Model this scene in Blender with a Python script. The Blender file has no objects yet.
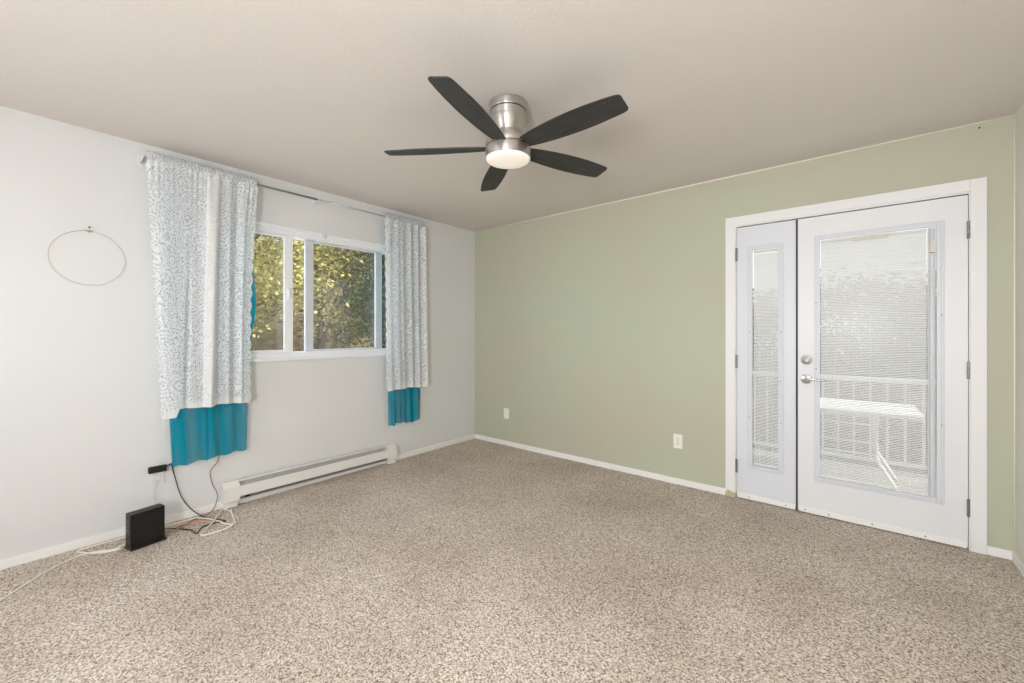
import bpy, bmesh, math, random
from mathutils import Vector, Matrix
random.seed(7)
S = bpy.context.scene
COL = S.collection
PI = math.pi

# ------------------------------------------------------------------ camera
FPX = 414.0
cd = bpy.data.cameras.new('camera'); cam = bpy.data.objects.new('camera', cd); COL.objects.link(cam)
cd.sensor_width = 36; cd.sensor_fit = 'HORIZONTAL'; cd.lens = FPX / 1024 * 36
cd.shift_y = -8.5 / 1024; cd.clip_start = .02; cd.clip_end = 400
cam.location = (3.4615, -3.5009, 1.2437)
cam.rotation_euler = (PI / 2, 0, math.atan2(414, 501))
S.camera = cam

# ------------------------------------------------------------------ world, sun, area lamps, exposure
S.view_settings.view_transform = 'Standard'; S.view_settings.look = 'None'
S.view_settings.gamma = 1; S.view_settings.use_curve_mapping = False
S.view_settings.exposure = 0.0
S.cycles.use_denoising = True
S.cycles.max_bounces = 12; S.cycles.diffuse_bounces = 6; S.cycles.transparent_max_bounces = 24
S.cycles.sample_clamp_indirect = 6; S.cycles.caustics_reflective = False; S.cycles.caustics_refractive = False
w = bpy.data.worlds.new('overcast_sky'); S.world = w; w.use_nodes = True
nt = w.node_tree; bg = nt.nodes['Background']
tc = nt.nodes.new('ShaderNodeTexCoord'); sp = nt.nodes.new('ShaderNodeSeparateXYZ'); cr = nt.nodes.new('ShaderNodeValToRGB')
nt.links.new(tc.outputs['Generated'], sp.inputs[0]); nt.links.new(sp.outputs['Z'], cr.inputs[0]); nt.links.new(cr.outputs[0], bg.inputs[0])
cr.color_ramp.elements[0].position = 0; cr.color_ramp.elements[0].color = (.93, .94, .93, 1)
cr.color_ramp.elements[1].position = .7; cr.color_ramp.elements[1].color = (.80, .87, 1, 1)
bg.inputs[1].default_value = 1.9
sd = bpy.data.lights.new('sun', 'SUN'); sun = bpy.data.objects.new('sun', sd); COL.objects.link(sun)
sd.energy = 7.0; sd.angle = .03; sd.color = (1, .93, .8); sun.rotation_euler = (0, math.radians(48), 0)   # shines towards -x

def area(name, loc, rot, sx, sy, power, color=(1, 1, 1)):
    d = bpy.data.lights.new(name, 'AREA'); d.shape = 'RECTANGLE'; d.size = sx; d.size_y = sy; d.energy = power; d.color = color
    o = bpy.data.objects.new(name, d); COL.objects.link(o); o.location = loc; o.rotation_euler = rot; return o
# area lamps added for daylight: two behind the camera, unseen, one at the side window
area('unseen_near_lamp', (3.55, -4.74, 1.32), (PI / 2, 0, 0), .55, .58, 90, (.955, .98, 1))
area('unseen_near_lamp', (1.3, -4.74, 1.4), (PI / 2, 0, 0), 1.3, .95, 22, (.95, .98, 1))  # added fill lamp, evens out the left of the room
area('daylight_side_window', (-.14, -1.85, 1.55), (PI / 2, 0, -PI / 2), 1.4, .9, 6, (.95, .98, 1))

# ------------------------------------------------------------------ materials
def srgb(r, g, b):
    f = lambda c: (c / 255 / 12.92) if c / 255 <= .04045 else ((c / 255 + .055) / 1.055) ** 2.4
    return (f(r), f(g), f(b), 1)

class Mat:
    def __init__(s, name):
        s.m = bpy.data.materials.new(name); s.m.use_nodes = True; s.t = s.m.node_tree
        s.b = s.t.nodes['Principled BSDF']; s.out = s.t.nodes['Material Output']
    def n(s, typ, **k):
        x = s.t.nodes.new(typ)
        for a, v in k.items(): setattr(x, a, v)
        return x
    def l(s, a, b): s.t.links.new(a, b)

def base(name, col, rough=.6, metal=0, var=.03, vscale=3, bump=0, bscale=80, spec=.5):
    m = Mat(name); m.b.inputs['Roughness'].default_value = rough; m.b.inputs['Metallic'].default_value = metal
    m.b.inputs['Specular IOR Level'].default_value = spec
    t = m.n('ShaderNodeTexCoord'); no = m.n('ShaderNodeTexNoise'); no.inputs['Scale'].default_value = vscale; no.inputs['Detail'].default_value = 4
    m.l(t.outputs['Object'], no.inputs['Vector'])
    r = m.n('ShaderNodeValToRGB'); r.color_ramp.elements[0].position = .3; r.color_ramp.elements[1].position = .7
    r.color_ramp.elements[0].color = tuple(c * (1 - var) for c in col[:3]) + (1,); r.color_ramp.elements[1].color = tuple(min(1, c * (1 + var)) for c in col[:3]) + (1,)
    m.l(no.outputs['Fac'], r.inputs[0]); m.l(r.outputs[0], m.b.inputs['Base Color'])
    if bump:
        n2 = m.n('ShaderNodeTexNoise'); n2.inputs['Scale'].default_value = bscale; m.l(t.outputs['Object'], n2.inputs['Vector'])
        bp = m.n('ShaderNodeBump'); bp.inputs['Strength'].default_value = bump; bp.inputs['Distance'].default_value = .004
        m.l(n2.outputs['Fac'], bp.inputs['Height']); m.l(bp.outputs[0], m.b.inputs['Normal'])
    return m

M = {}
M['white_wall'] = base('white_wall_paint', srgb(217, 217, 217), .7, var=.012, vscale=1.5, bump=.12, bscale=90).m
M['pale_wall'] = base('pale_wall_paint', srgb(226, 226, 216), .6, var=.02, vscale=2, bump=.12, bscale=90).m
M['ceiling'] = base('ceiling_paint', srgb(214, 206, 201), .85, var=.012, vscale=1, bump=.25, bscale=140).m
M['trim'] = base('white_trim_paint', srgb(236, 234, 232), .45, var=.01).m
M['door'] = base('white_door_paint', srgb(226, 226, 229), .4, var=.01).m
M['narrow_door'] = base('cool_white_door_paint', srgb(217, 219, 226), .4, var=.01).m
M['lite'] = base('moulded_lite_frame', srgb(212, 215, 221), .4, var=.01).m
M['vinyl'] = base('white_vinyl', srgb(232, 234, 238), .35, var=.01).m
M['alu'] = base('grey_aluminium', srgb(206, 210, 216), .35, metal=.1, var=.02).m
M['heater'] = base('heater_enamel', srgb(228, 226, 222), .4, var=.015).m
M['dark_inside'] = base('dark_heater_inside', srgb(186, 184, 181), .6, metal=.05, var=.1, vscale=60).m
M['black_plastic'] = base('black_plastic', srgb(12, 12, 13), .45, var=.1).m
M['black_gloss'] = base('glossy_black_plastic', srgb(10, 10, 12), .18, var=.1).m
M['dark_gap'] = base('dark_weatherstrip', srgb(50, 48, 46), .8).m
M['screw'] = base('dark_screw_metal', srgb(60, 56, 52), .4, metal=.6).m
M['chrome'] = base('satin_chrome', srgb(205, 205, 205), .16, metal=1, var=.03).m
M['hinge'] = base('worn_steel_hinge', srgb(150, 148, 146), .35, metal=.9, var=.15, vscale=60).m
M['rod'] = base('grey_steel_rod', srgb(172, 173, 176), .3, metal=.7).m
M['bracket'] = base('white_steel_bracket', srgb(225, 225, 225), .4).m
M['gold'] = base('gold_wire', srgb(184, 168, 140), .4, metal=.5).m
M['ivory'] = base('ivory_plastic', srgb(236, 234, 222), .4, var=.01).m
M['socket_dark'] = base('socket_slots', srgb(110, 108, 100), .5).m
M['white_cable'] = base('white_cable_jacket', srgb(240, 235, 226), .5).m
M['black_cable'] = base('black_cable_jacket', srgb(38, 34, 34), .5).m
M['pink_cable'] = base('pinkish_brown_cable_jacket', srgb(140, 98, 98), .5).m
M['orange_cable'] = base('peach_cable_jacket', srgb(214, 160, 128), .5).m
M['clear_cable'] = base('pale_grey_cable_jacket', srgb(205, 204, 202), .4).m
M['deck'] = base('weathered_deck_boards', srgb(148, 144, 136), .8, var=.15, vscale=4, bump=.3, bscale=20).m
M['white_metal'] = base('white_painted_metal', srgb(240, 240, 240), .4).m
M['table_plastic'] = base('white_table_plastic', srgb(226, 226, 226), .5, bump=.1, bscale=60).m
M['blind'] = base('white_blind_slats', srgb(240, 241, 240), .5, var=.005).m
M['slat'] = None
M['tan'] = base('tan_plastic', srgb(208, 206, 190), .5).m
M['bark'] = base('tree_bark', srgb(92, 76, 58), .9, var=.3, vscale=8, bump=.6, bscale=25).m
M['siding'] = base('outer_siding', srgb(200, 196, 186), .8).m

def green_wall():
    m = base('sage_green_wall_paint', srgb(178, 180, 150), .55, var=.0, bump=.15, bscale=90)
    t = m.n('ShaderNodeTexCoord'); a = m.n('ShaderNodeTexNoise'); a.inputs['Scale'].default_value = 1.1; a.inputs['Detail'].default_value = 3
    m.l(t.outputs['Object'], a.inputs['Vector'])
    r = m.n('ShaderNodeValToRGB'); e = r.color_ramp.elements
    e[0].position = .38; e[0].color = srgb(180, 186, 164); e[1].position = .62; e[1].color = srgb(184, 181, 162)
    m.l(a.outputs['Fac'], r.inputs[0]); m.l(r.outputs[0], m.b.inputs['Base Color']); return m.m
M['green_wall'] = green_wall()

def carpet():
    m = Mat('speckled_beige_carpet'); m.b.inputs['Roughness'].default_value = 1; m.b.inputs['Specular IOR Level'].default_value = .05
    t = m.n('ShaderNodeTexCoord')
    n1 = m.n('ShaderNodeTexVoronoi'); n1.inputs['Scale'].default_value = 215
    n2 = m.n('ShaderNodeTexNoise'); n2.inputs['Scale'].default_value = 95; n2.inputs['Detail'].default_value = 2
    n3 = m.n('ShaderNodeTexNoise'); n3.inputs['Scale'].default_value = 1.6; n3.inputs['Detail'].default_value = 4
    for x in (n1, n2, n3): m.l(t.outputs['Object'], x.inputs['Vector'])
    sc = m.n('ShaderNodeSeparateColor'); m.l(n1.outputs['Color'], sc.inputs[0])
    mm = m.n('ShaderNodeMath', operation='MULTIPLY_ADD'); mm.inputs[1].default_value = .5; m.l(sc.outputs[0], mm.inputs[0])
    m2 = m.n('ShaderNodeMath', operation='MULTIPLY'); m2.inputs[1].default_value = .5; m.l(n2.outputs['Fac'], m2.inputs[0]); m.l(m2.outputs[0], mm.inputs[2])
    r = m.n('ShaderNodeValToRGB'); e = r.color_ramp.elements
    e[0].position = .27; e[0].color = srgb(122, 109, 99); e[1].position = .68; e[1].color = srgb(236, 227, 217)
    x = r.color_ramp.elements.new(.38); x.color = srgb(182, 168, 155)
    x = r.color_ramp.elements.new(.52); x.color = srgb(202, 189, 176)
    m.l(mm.outputs[0], r.inputs[0])
    r3 = m.n('ShaderNodeValToRGB'); r3.color_ramp.elements[0].position = .35; r3.color_ramp.elements[0].color = (.84, .82, .80, 1)
    r3.color_ramp.elements[1].position = .62; r3.color_ramp.elements[1].color = (1, 1, 1, 1); m.l(n3.outputs['Fac'], r3.inputs[0])
    mx = m.n('ShaderNodeMix', data_type='RGBA', blend_type='MULTIPLY'); mx.inputs[0].default_value = 1
    m.l(r.outputs[0], mx.inputs[6]); m.l(r3.outputs[0], mx.inputs[7]); m.l(mx.outputs[2], m.b.inputs['Base Color'])
    bp = m.n('ShaderNodeBump'); bp.inputs['Strength'].default_value = .5; bp.inputs['Distance'].default_value = .004
    m.l(sc.outputs[1], bp.inputs['Height']); m.l(bp.outputs[0], m.b.inputs['Normal']); return m.m
M['carpet'] = carpet()

def nickel():
    m = Mat('brushed_nickel'); m.b.inputs['Metallic'].default_value = 1; m.b.inputs['Roughness'].default_value = .4; m.b.inputs['Anisotropic'].default_value = .8; m.b.inputs['Anisotropic Rotation'].default_value = .25; tg = m.n('ShaderNodeTangent', direction_type='RADIAL', axis='Z'); m.l(tg.outputs[0], m.b.inputs['Tangent'])
    m.b.inputs['Base Color'].default_value = srgb(208, 203, 198)
    t = m.n('ShaderNodeTexCoord'); mp = m.n('ShaderNodeMapping'); mp.inputs['Scale'].default_value = (2, 2, 400)
    n = m.n('ShaderNodeTexNoise'); n.inputs['Scale'].default_value = 3; m.l(t.outputs['Object'], mp.inputs[0]); m.l(mp.outputs[0], n.inputs['Vector'])
    bp = m.n('ShaderNodeBump'); bp.inputs['Strength'].default_value = .15; bp.inputs['Distance'].default_value = .001
    m.l(n.outputs['Fac'], bp.inputs['Height']); m.l(bp.outputs[0], m.b.inputs['Normal']); return m.m
M['nickel'] = nickel()

def blade_wood():
    m = Mat('dark_charcoal_blade'); m.b.inputs['Roughness'].default_value = .55
    t = m.n('ShaderNodeTexCoord'); mp = m.n('ShaderNodeMapping'); mp.inputs['Scale'].default_value = (3, 40, 3)
    n = m.n('ShaderNodeTexNoise'); n.inputs['Scale'].default_value = 2.2; n.inputs['Detail'].default_value = 6
    m.l(t.outputs['Object'], mp.inputs[0]); m.l(mp.outputs[0], n.inputs['Vector'])
    r = m.n('ShaderNodeValToRGB'); e = r.color_ramp.elements
    e[0].position = .3; e[0].color = srgb(28, 27, 27); e[1].position = .68; e[1].color = srgb(58, 56, 54)
    x = e.new(.8); x.color = srgb(120, 116, 110)
    m.l(n.outputs['Fac'], r.inputs[0]); m.l(r.outputs[0], m.b.inputs['Base Color']); return m.m
M['blade'] = blade_wood()

def glow(name, col, st):
    m = Mat(name); m.b.inputs['Base Color'].default_value = (.8, .8, .8, 1); m.b.inputs['Emission Color'].default_value = col
    m.b.inputs['Emission Strength'].default_value = st; m.b.inputs['Roughness'].default_value = .4; return m.m
M['lamp_glass'] = glow('lit_frosted_glass', (1, .78, .56, 1), .34)

def glass(name, ior=1.5, tint=(1, 1, 1, 1), haze=0):
    m = Mat(name); m.t.nodes.remove(m.b)
    tr = m.n('ShaderNodeBsdfTransparent'); tr.inputs[0].default_value = tint
    gl = m.n('ShaderNodeBsdfGlossy'); gl.inputs['Roughness'].default_value = .16 if haze else 0
    fr = m.n('ShaderNodeFresnel'); fr.inputs[0].default_value = ior; mx = m.n('ShaderNodeMixShader')
    ge = m.n('ShaderNodeNewGeometry'); fb = m.n('ShaderNodeMath', operation='SUBTRACT'); fb.inputs[0].default_value = 1; m.l(ge.outputs['Backfacing'], fb.inputs[1])
    fm = m.n('ShaderNodeMath', operation='MULTIPLY'); m.l(fr.outputs[0], fm.inputs[0]); m.l(fb.outputs[0], fm.inputs[1])
    m.l(fm.outputs[0], mx.inputs[0]); m.l(tr.outputs[0], mx.inputs[1]); m.l(gl.outputs[0], mx.inputs[2]); last = mx
    if haze:       # milky glare and reflections on the pane, put in as a white diffuse mix
        tl = m.n('ShaderNodeBsdfTranslucent'); df = m.n('ShaderNodeBsdfDiffuse'); q = m.n('ShaderNodeMixShader'); q.inputs[0].default_value = .4
        m.l(tl.outputs[0], q.inputs[1]); m.l(df.outputs[0], q.inputs[2]); z = m.n('ShaderNodeMixShader'); z.inputs[0].default_value = haze
        m.l(mx.outputs[0], z.inputs[1]); m.l(q.outputs[0], z.inputs[2]); last = z
    m.l(last.outputs[0], m.out.inputs[0])
    return m.m
M['glass'] = glass('window_glass', 2.0, (.96, .97, .96, 1))
M['door_glass'] = glass('door_glass', 1.10, (.975, .975, .97, 1), .15)

def lace(name='white_floral_lace', lo=.58, warm=(246, 246, 248)):
    m = Mat(name); m.t.nodes.remove(m.b)
    uv = m.n('ShaderNodeUVMap'); mp = m.n('ShaderNodeMapping'); m.l(uv.outputs[0], mp.inputs[0])
    wn = m.n('ShaderNodeTexNoise'); wn.inputs['Scale'].default_value = 8; wn.inputs['Detail'].default_value = 1; m.l(mp.outputs[0], wn.inputs['Vector'])
    ad = m.n('ShaderNodeVectorMath', operation='MULTIPLY_ADD'); ad.inputs[1].default_value = (.07, .07, .07); m.l(wn.outputs['Color'], ad.inputs[0]); m.l(mp.outputs[0], ad.inputs[2])
    vo = m.n('ShaderNodeTexVoronoi', feature='F1'); vo.inputs['Scale'].default_value = 9; m.l(ad.outputs[0], vo.inputs['Vector'])
    # rings of each motif: petals and scrolls
    mu = m.n('ShaderNodeMath', operation='MULTIPLY'); mu.inputs[1].default_value = 42; m.l(vo.outputs['Distance'], mu.inputs[0])
    si = m.n('ShaderNodeMath', operation='SINE'); m.l(mu.outputs[0], si.inputs[0])
    v2 = m.n('ShaderNodeTexVoronoi', feature='DISTANCE_TO_EDGE'); v2.inputs['Scale'].default_value = 55; m.l(ad.outputs[0], v2.inputs['Vector'])
    lt = m.n('ShaderNodeMath', operation='LESS_THAN'); lt.inputs[1].default_value = .10; m.l(v2.outputs['Distance'], lt.inputs[0])
    g1 = m.n('ShaderNodeMath', operation='GREATER_THAN'); g1.inputs[1].default_value = .35; m.l(si.outputs[0], g1.inputs[0])
    mxx = m.n('ShaderNodeMath', operation='MAXIMUM'); m.l(lt.outputs[0], mxx.inputs[0]); m.l(g1.outputs[0], mxx.inputs[1])
    fac = m.n('ShaderNodeMapRange'); fac.inputs['To Min'].default_value = lo; fac.inputs['To Max'].default_value = .97; m.l(mxx.outputs[0], fac.inputs['Value'])
    df = m.n('ShaderNodeBsdfDiffuse'); df.inputs[0].default_value = srgb(*warm)
    tl = m.n('ShaderNodeBsdfTranslucent'); tl.inputs[0].default_value = srgb(240, 242, 246)
    a = m.n('ShaderNodeMixShader'); a.inputs[0].default_value = .3; m.l(df.outputs[0], a.inputs[1]); m.l(tl.outputs[0], a.inputs[2])
    bp = m.n('ShaderNodeBump'); bp.inputs['Strength'].default_value = .8; bp.inputs['Distance'].default_value = .004; m.l(mxx.outputs[0], bp.inputs['Height']); m.l(bp.outputs[0], df.inputs['Normal'])
    tr = m.n('ShaderNodeBsdfTransparent'); tr.inputs[0].default_value = (.92, .95, 1, 1); b = m.n('ShaderNodeMixShader')
    m.l(fac.outputs[0], b.inputs[0]); m.l(tr.outputs[0], b.inputs[1]); m.l(a.outputs[0], b.inputs[2]); m.l(b.outputs[0], m.out.inputs[0]); return m.m
M['lace'] = lace()

def slat():
    m = Mat('translucent_white_slats'); m.t.nodes.remove(m.b)
    df = m.n('ShaderNodeBsdfDiffuse'); df.inputs[0].default_value = srgb(244, 245, 244)
    tl = m.n('ShaderNodeBsdfTranslucent'); tl.inputs[0].default_value = srgb(244, 243, 240)
    a = m.n('ShaderNodeMixShader'); a.inputs[0].default_value = .5; m.l(df.outputs[0], a.inputs[1]); m.l(tl.outputs[0], a.inputs[2]); m.l(a.outputs[0], m.out.inputs[0]); return m.m
def sheer(name, col, op):
    m = Mat(name); m.t.nodes.remove(m.b)
    df = m.n('ShaderNodeBsdfDiffuse'); df.inputs[0].default_value = col
    tl = m.n('ShaderNodeBsdfTranslucent'); tl.inputs[0].default_value = col
    a = m.n('ShaderNodeMixShader'); a.inputs[0].default_value = .25; m.l(df.outputs[0], a.inputs[1]); m.l(tl.outputs[0], a.inputs[2])
    tr = m.n('ShaderNodeBsdfTransparent'); b = m.n('ShaderNodeMixShader')
    uv = m.n('ShaderNodeUVMap'); mp = m.n('ShaderNodeMapping'); mp.inputs['Scale'].default_value = (9, .3, 1)
    n = m.n('ShaderNodeTexNoise'); n.inputs['Scale'].default_value = 3; m.l(uv.outputs[0], mp.inputs[0]); m.l(mp.outputs[0], n.inputs['Vector'])
    r = m.n('ShaderNodeMapRange'); r.inputs['From Min'].default_value = .35; r.inputs['From Max'].default_value = .6
    r.inputs['To Min'].default_value = op - .22; r.inputs['To Max'].default_value = op + .1
    m.l(n.outputs['Fac'], r.inputs['Value']); m.l(r.outputs[0], b.inputs[0])
    m.l(tr.outputs[0], b.inputs[1]); m.l(a.outputs[0], b.inputs[2]); m.l(b.outputs[0], m.out.inputs[0]); return m.m
M['slat'] = slat()
M['teal'] = sheer('teal_sheer_fabric', srgb(0, 140, 166), .86)

M['pleat'] = lace('doubled_white_lace', .84, (250, 249, 246))
M['hem'] = sheer('white_lace_hem', srgb(244, 243, 240), .85)

def leaf(name, c1, c2):
    m = Mat(name); m.t.nodes.remove(m.b)
    g = m.n('ShaderNodeNewGeometry')
    r = m.n('ShaderNodeValToRGB'); r.color_ramp.elements[0].color = c1; r.color_ramp.elements[1].color = c2
    m.l(g.outputs['Random Per Island'], r.inputs[0])
    df = m.n('ShaderNodeBsdfDiffuse'); tl = m.n('ShaderNodeBsdfTranslucent'); a = m.n('ShaderNodeMixShader'); a.inputs[0].default_value = .35
    m.l(r.outputs[0], df.inputs[0]); m.l(r.outputs[0], tl.inputs[0]); m.l(df.outputs[0], a.inputs[1]); m.l(tl.outputs[0], a.inputs[2]); m.l(a.outputs[0], m.out.inputs[0]); return m.m
M['leaf_yellow'] = leaf('yellow_green_leaves', srgb(120, 118, 60), srgb(222, 216, 150))
M['leaf_green'] = leaf('deep_green_leaves', srgb(34, 56, 42), srgb(92, 116, 84))
M['leaf_olive'] = leaf('olive_leaves', srgb(92, 84, 58), srgb(156, 142, 104))

def ground():
    m = Mat('dry_grass_ground'); m.b.inputs['Roughness'].default_value = 1
    t = m.n('ShaderNodeTexCoord'); n = m.n('ShaderNodeTexNoise'); n.inputs['Scale'].default_value = 2.2; n.inputs['Detail'].default_value = 9; n.inputs['Roughness'].default_value = .75
    m.l(t.outputs['Object'], n.inputs['Vector']); r = m.n('ShaderNodeValToRGB'); e = r.color_ramp.elements
    e[0].position = .35; e[0].color = srgb(78, 66, 46); e[1].position = .68; e[1].color = srgb(152, 134, 98); x = e.new(.5); x.color = srgb(114, 98, 66)
    m.l(n.outputs['Fac'], r.inputs[0]); m.l(r.outputs[0], m.b.inputs['Base Color']); return m.m
M['ground'] = ground()

def casing_mat():
    m = base('white_casing_paint', srgb(230, 229, 229), .45, var=.01)
    t = m.n('ShaderNodeTexCoord'); s = m.n('ShaderNodeSeparateXYZ'); m.l(t.outputs['Object'], s.inputs[0])
    n = m.n('ShaderNodeTexNoise'); n.inputs['Scale'].default_value = 45; n.inputs['Detail'].default_value = 3; m.l(t.outputs['Object'], n.inputs['Vector'])
    mu = m.n('ShaderNodeMath', operation='MULTIPLY'); mu.inputs[1].default_value = .09; m.l(n.outputs['Fac'], mu.inputs[0])
    lt = m.n('ShaderNodeMath', operation='LESS_THAN'); m.l(s.outputs['Z'], lt.inputs[0]); m.l(mu.outputs[0], lt.inputs[1])
    lx = m.n('ShaderNodeMath', operation='LESS_THAN'); m.l(s.outputs['X'], lx.inputs[0]); lx.inputs[1].default_value = 3
    a = m.n('ShaderNodeMath', operation='MULTIPLY'); m.l(lt.outputs[0], a.inputs[0]); m.l(lx.outputs[0], a.inputs[1])
    mx = m.n('ShaderNodeMix', data_type='RGBA'); src = m.b.inputs['Base Color'].links[0].from_socket
    m.l(a.outputs[0], mx.inputs[0]); m.l(src, mx.inputs[6]); mx.inputs[7].default_value = srgb(186, 176, 148); m.l(mx.outputs[2], m.b.inputs['Base Color']); return m.m
M['casing'] = casing_mat()

# ------------------------------------------------------------------ mesh helpers
def box(bm, x0, x1, y0, y1, z0, z1, bev=0):
    b2 = bmesh.new(); r = bmesh.ops.create_cube(b2, size=1)
    for v in b2.verts: v.co = Vector(((x0 + x1) / 2 + v.co.x * (x1 - x0), (y0 + y1) / 2 + v.co.y * (y1 - y0), (z0 + z1) / 2 + v.co.z * (z1 - z0)))
    if bev: bmesh.ops.bevel(b2, geom=b2.edges[:], offset=bev, segments=2, affect='EDGES', profile=.5)
    me = bpy.data.meshes.new('t'); b2.to_mesh(me); b2.free(); bm.from_mesh(me); bpy.data.meshes.remove(me)
def lathe(bm, prof, center=(0, 0, 0), axis='Z', seg=48, caps=False):
    """prof: list of (r, h). axis: the direction of h"""
    rings = []
    for r, h in prof:
        ring = []
        for i in range(seg):
            a = 2 * PI * i / seg; c, s = r * math.cos(a), r * math.sin(a)
            p = {'Z': (c, s, h), 'Y': (c, h, s), 'X': (h, c, s)}[axis]
            ring.append(bm.verts.new(Vector(p) + Vector(center)))
        rings.append(ring)
    for a, b in zip(rings, rings[1:]):
        for i in range(seg): bm.faces.new((a[i], a[(i + 1) % seg], b[(i + 1) % seg], b[i]))
    if caps: bm.faces.new(rings[0]); bm.faces.new(rings[-1])
def smooth_path(pts, n=8):
    P = [Vector(p) for p in pts]; out = []
    for i in range(len(P) - 1):
        p0, p1, p2, p3 = P[max(i - 1, 0)], P[i], P[i + 1], P[min(i + 2, len(P) - 1)]
        for k in range(n):
            t = k / n
            out.append(.5 * ((2 * p1) + (-p0 + p2) * t + (2 * p0 - 5 * p1 + 4 * p2 - p3) * t * t + (-p0 + 3 * p1 - 3 * p2 + p3) * t ** 3))
    out.append(P[-1]); return out
def tube(bm, pts, r, seg=8, closed=False, radii=None):
    P = [Vector(p) for p in pts]; n = len(P); rings = []
    up = Vector((0, 0, 1))
    for i, p in enumerate(P):
        if closed: t = (P[(i + 1) % n] - P[i - 1]).normalized()
        else: t = (P[min(i + 1, n - 1)] - P[max(i - 1, 0)]).normalized()
        a = t.cross(up)
        if a.length < .05: a = t.cross(Vector((0, 1, 0)))
        a.normalize(); b = a.cross(t).normalized(); rr = radii[i] if radii else r
        rings.append([bm.verts.new(p + (a * math.cos(2 * PI * k / seg) + b * math.sin(2 * PI * k / seg)) * rr) for k in range(seg)])
    m = n if closed else n - 1
    for i in range(m):
        A, B = rings[i], rings[(i + 1) % n]
        for k in range(seg): bm.faces.new((A[k], A[(k + 1) % seg], B[(k + 1) % seg], B[k]))
    if not closed: bm.faces.new(rings[0]); bm.faces.new(rings[-1])
def obj(name, bm, mat, parent=None, smooth=False):
    bmesh.ops.recalc_face_normals(bm, faces=bm.faces[:])
    me = bpy.data.meshes.new(name); bm.to_mesh(me); bm.free(); me.materials.append(M[mat] if isinstance(mat, str) else mat)
    if smooth:
        for p in me.polygons: p.use_smooth = True
        if smooth == 'auto':
            import numpy as np
            me.set_sharp_from_angle(angle=math.radians(35))
    o = bpy.data.objects.new(name, me); COL.objects.link(o)
    if parent:
        o.parent = parent; o.matrix_parent_inverse = Matrix.Translation(-parent_world(parent))
    return o
def parent_world(o):
    v = Vector(o.location)
    return v if o.parent is None else v * 0 + o.matrix_world.translation
def tag(o, label, cat, group=None, kind=None):
    o['label'] = label; o['category'] = cat
    if group: o['group'] = group
    if kind: o['kind'] = kind
    return o
def thing(name, label, cat, loc, group=None):
    o = bpy.data.objects.new(name, None); COL.objects.link(o); o.location = loc; o.empty_display_size = .1
    bpy.context.view_layer.update(); return tag(o, label, cat, group)
def struct(o, label=None):
    o['kind'] = 'structure'
    if label: o['label'] = label
    return o
def B(*boxes, bev=0):
    bm = bmesh.new()
    for b in boxes: box(bm, *b, bev=bev)
    return bm

H = 2.44; XW = 4.14; YN = -4.8; T = .14
# ------------------------------------------------------------------ room shell
struct(obj('floor', B((-T, XW + T, YN - T, T, -.12, 0)), 'carpet'), 'speckled beige and grey carpet')
struct(obj('ceiling', B((-T, XW + T, YN - T, T, H, H + .15)), 'ceiling'), 'plain matt warm white ceiling')
WY0, WY1, WZ0, WZ1 = -2.64, -1.08, 1.04, 2.06           # side window opening
struct(obj('wall_left', B((-T, 0, YN, WY0, 0, H), (-T, 0, WY1, 0, 0, H), (-T, 0, WY0, WY1, 0, WZ0), (-T, 0, WY0, WY1, WZ1, H)), 'white_wall'), 'white wall with the curtained window')
DX0, DX1, DZ = 2.755, 3.985, 2.06
struct(obj('wall_far', B((-T, DX0, 0, T, 0, H), (DX1, XW + T, 0, T, 0, H), (DX0, DX1, 0, T, DZ, H)), 'green_wall'), 'sage green wall with the double door')
struct(obj('wall_right', B((XW, XW + T, YN, 0, 0, H)), 'pale_wall'), 'pale wall at the right edge')
NW = [(0.6, 2.0), (3.2, 3.9)]  # unseen windows, put in to let light into the room
struct(obj('wall_near', B((-T, XW + T, YN - T, YN, 0, .85), (-T, XW + T, YN - T, YN, 1.95, H), (-T, .6, YN - T, YN, .85, 1.95), (2.0, 3.2, YN - T, YN, .85, 1.95), (3.9, XW + T, YN - T, YN, .85, 1.95)), 'white_wall'))
BH = .05
def board(name, x0, x1, y0, y1):
    struct(obj(name, B((x0, x1, y0, y1, 0, BH), bev=.003), 'trim'))
board('baseboard_left', 0, .014, YN, -.014)
bm = B((0, 2.702, -.014, 0, 0, BH), (4.036, XW, -.014, 0, 0, BH), bev=.003)
struct(obj('baseboard_far', bm, 'trim'))
board('baseboard_right', XW - .014, XW, YN, -.014)
board('baseboard_near', .014, XW - .014, YN, YN + .014)
# thin unpainted caulk bead where the green wall meets the ceiling, and in its right corner
bm = bmesh.new(); tube(bm, [(0, -.001, H - .002), (XW, -.001, H - .002)], .005); tube(bm, [(XW - .001, -.001, 0.05), (XW - .001, -.001, H)], .004)
struct(obj('trim_2', bm, 'ivory', smooth=True))

# ------------------------------------------------------------------ windows
def frame_ring(bm, x0, x1, y0, y1, z0, z1, w, bev=.003, wt=None, wb=None):
    wt = wt or w; wb = wb or w
    box(bm, x0, x1, y0, y0 + w, z0, z1, bev); box(bm, x0, x1, y1 - w, y1, z0, z1, bev)
    box(bm, x0, x1, y0 + w, y1 - w, z1 - wt, z1, bev); box(bm, x0, x1, y0 + w, y1 - w, z0, z0 + wb, bev)
win = bpy.data.objects.new('window_1', None); COL.objects.link(win); win.location = (0, (WY0 + WY1) / 2, WZ0); bpy.context.view_layer.update()
struct(win, 'white sliding window between the lace curtains')
bm = bmesh.new(); frame_ring(bm, -.11, .012, WY0, WY1, WZ0, WZ1, .04, wt=.045, wb=.052)
obj('window_frame', bm, 'vinyl', win)
obj('window_sill', B((-.01, .035, WY0 - .02, WY1 + .02, WZ0 - .012, WZ0 + .012), bev=.003), 'vinyl', win)
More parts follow.
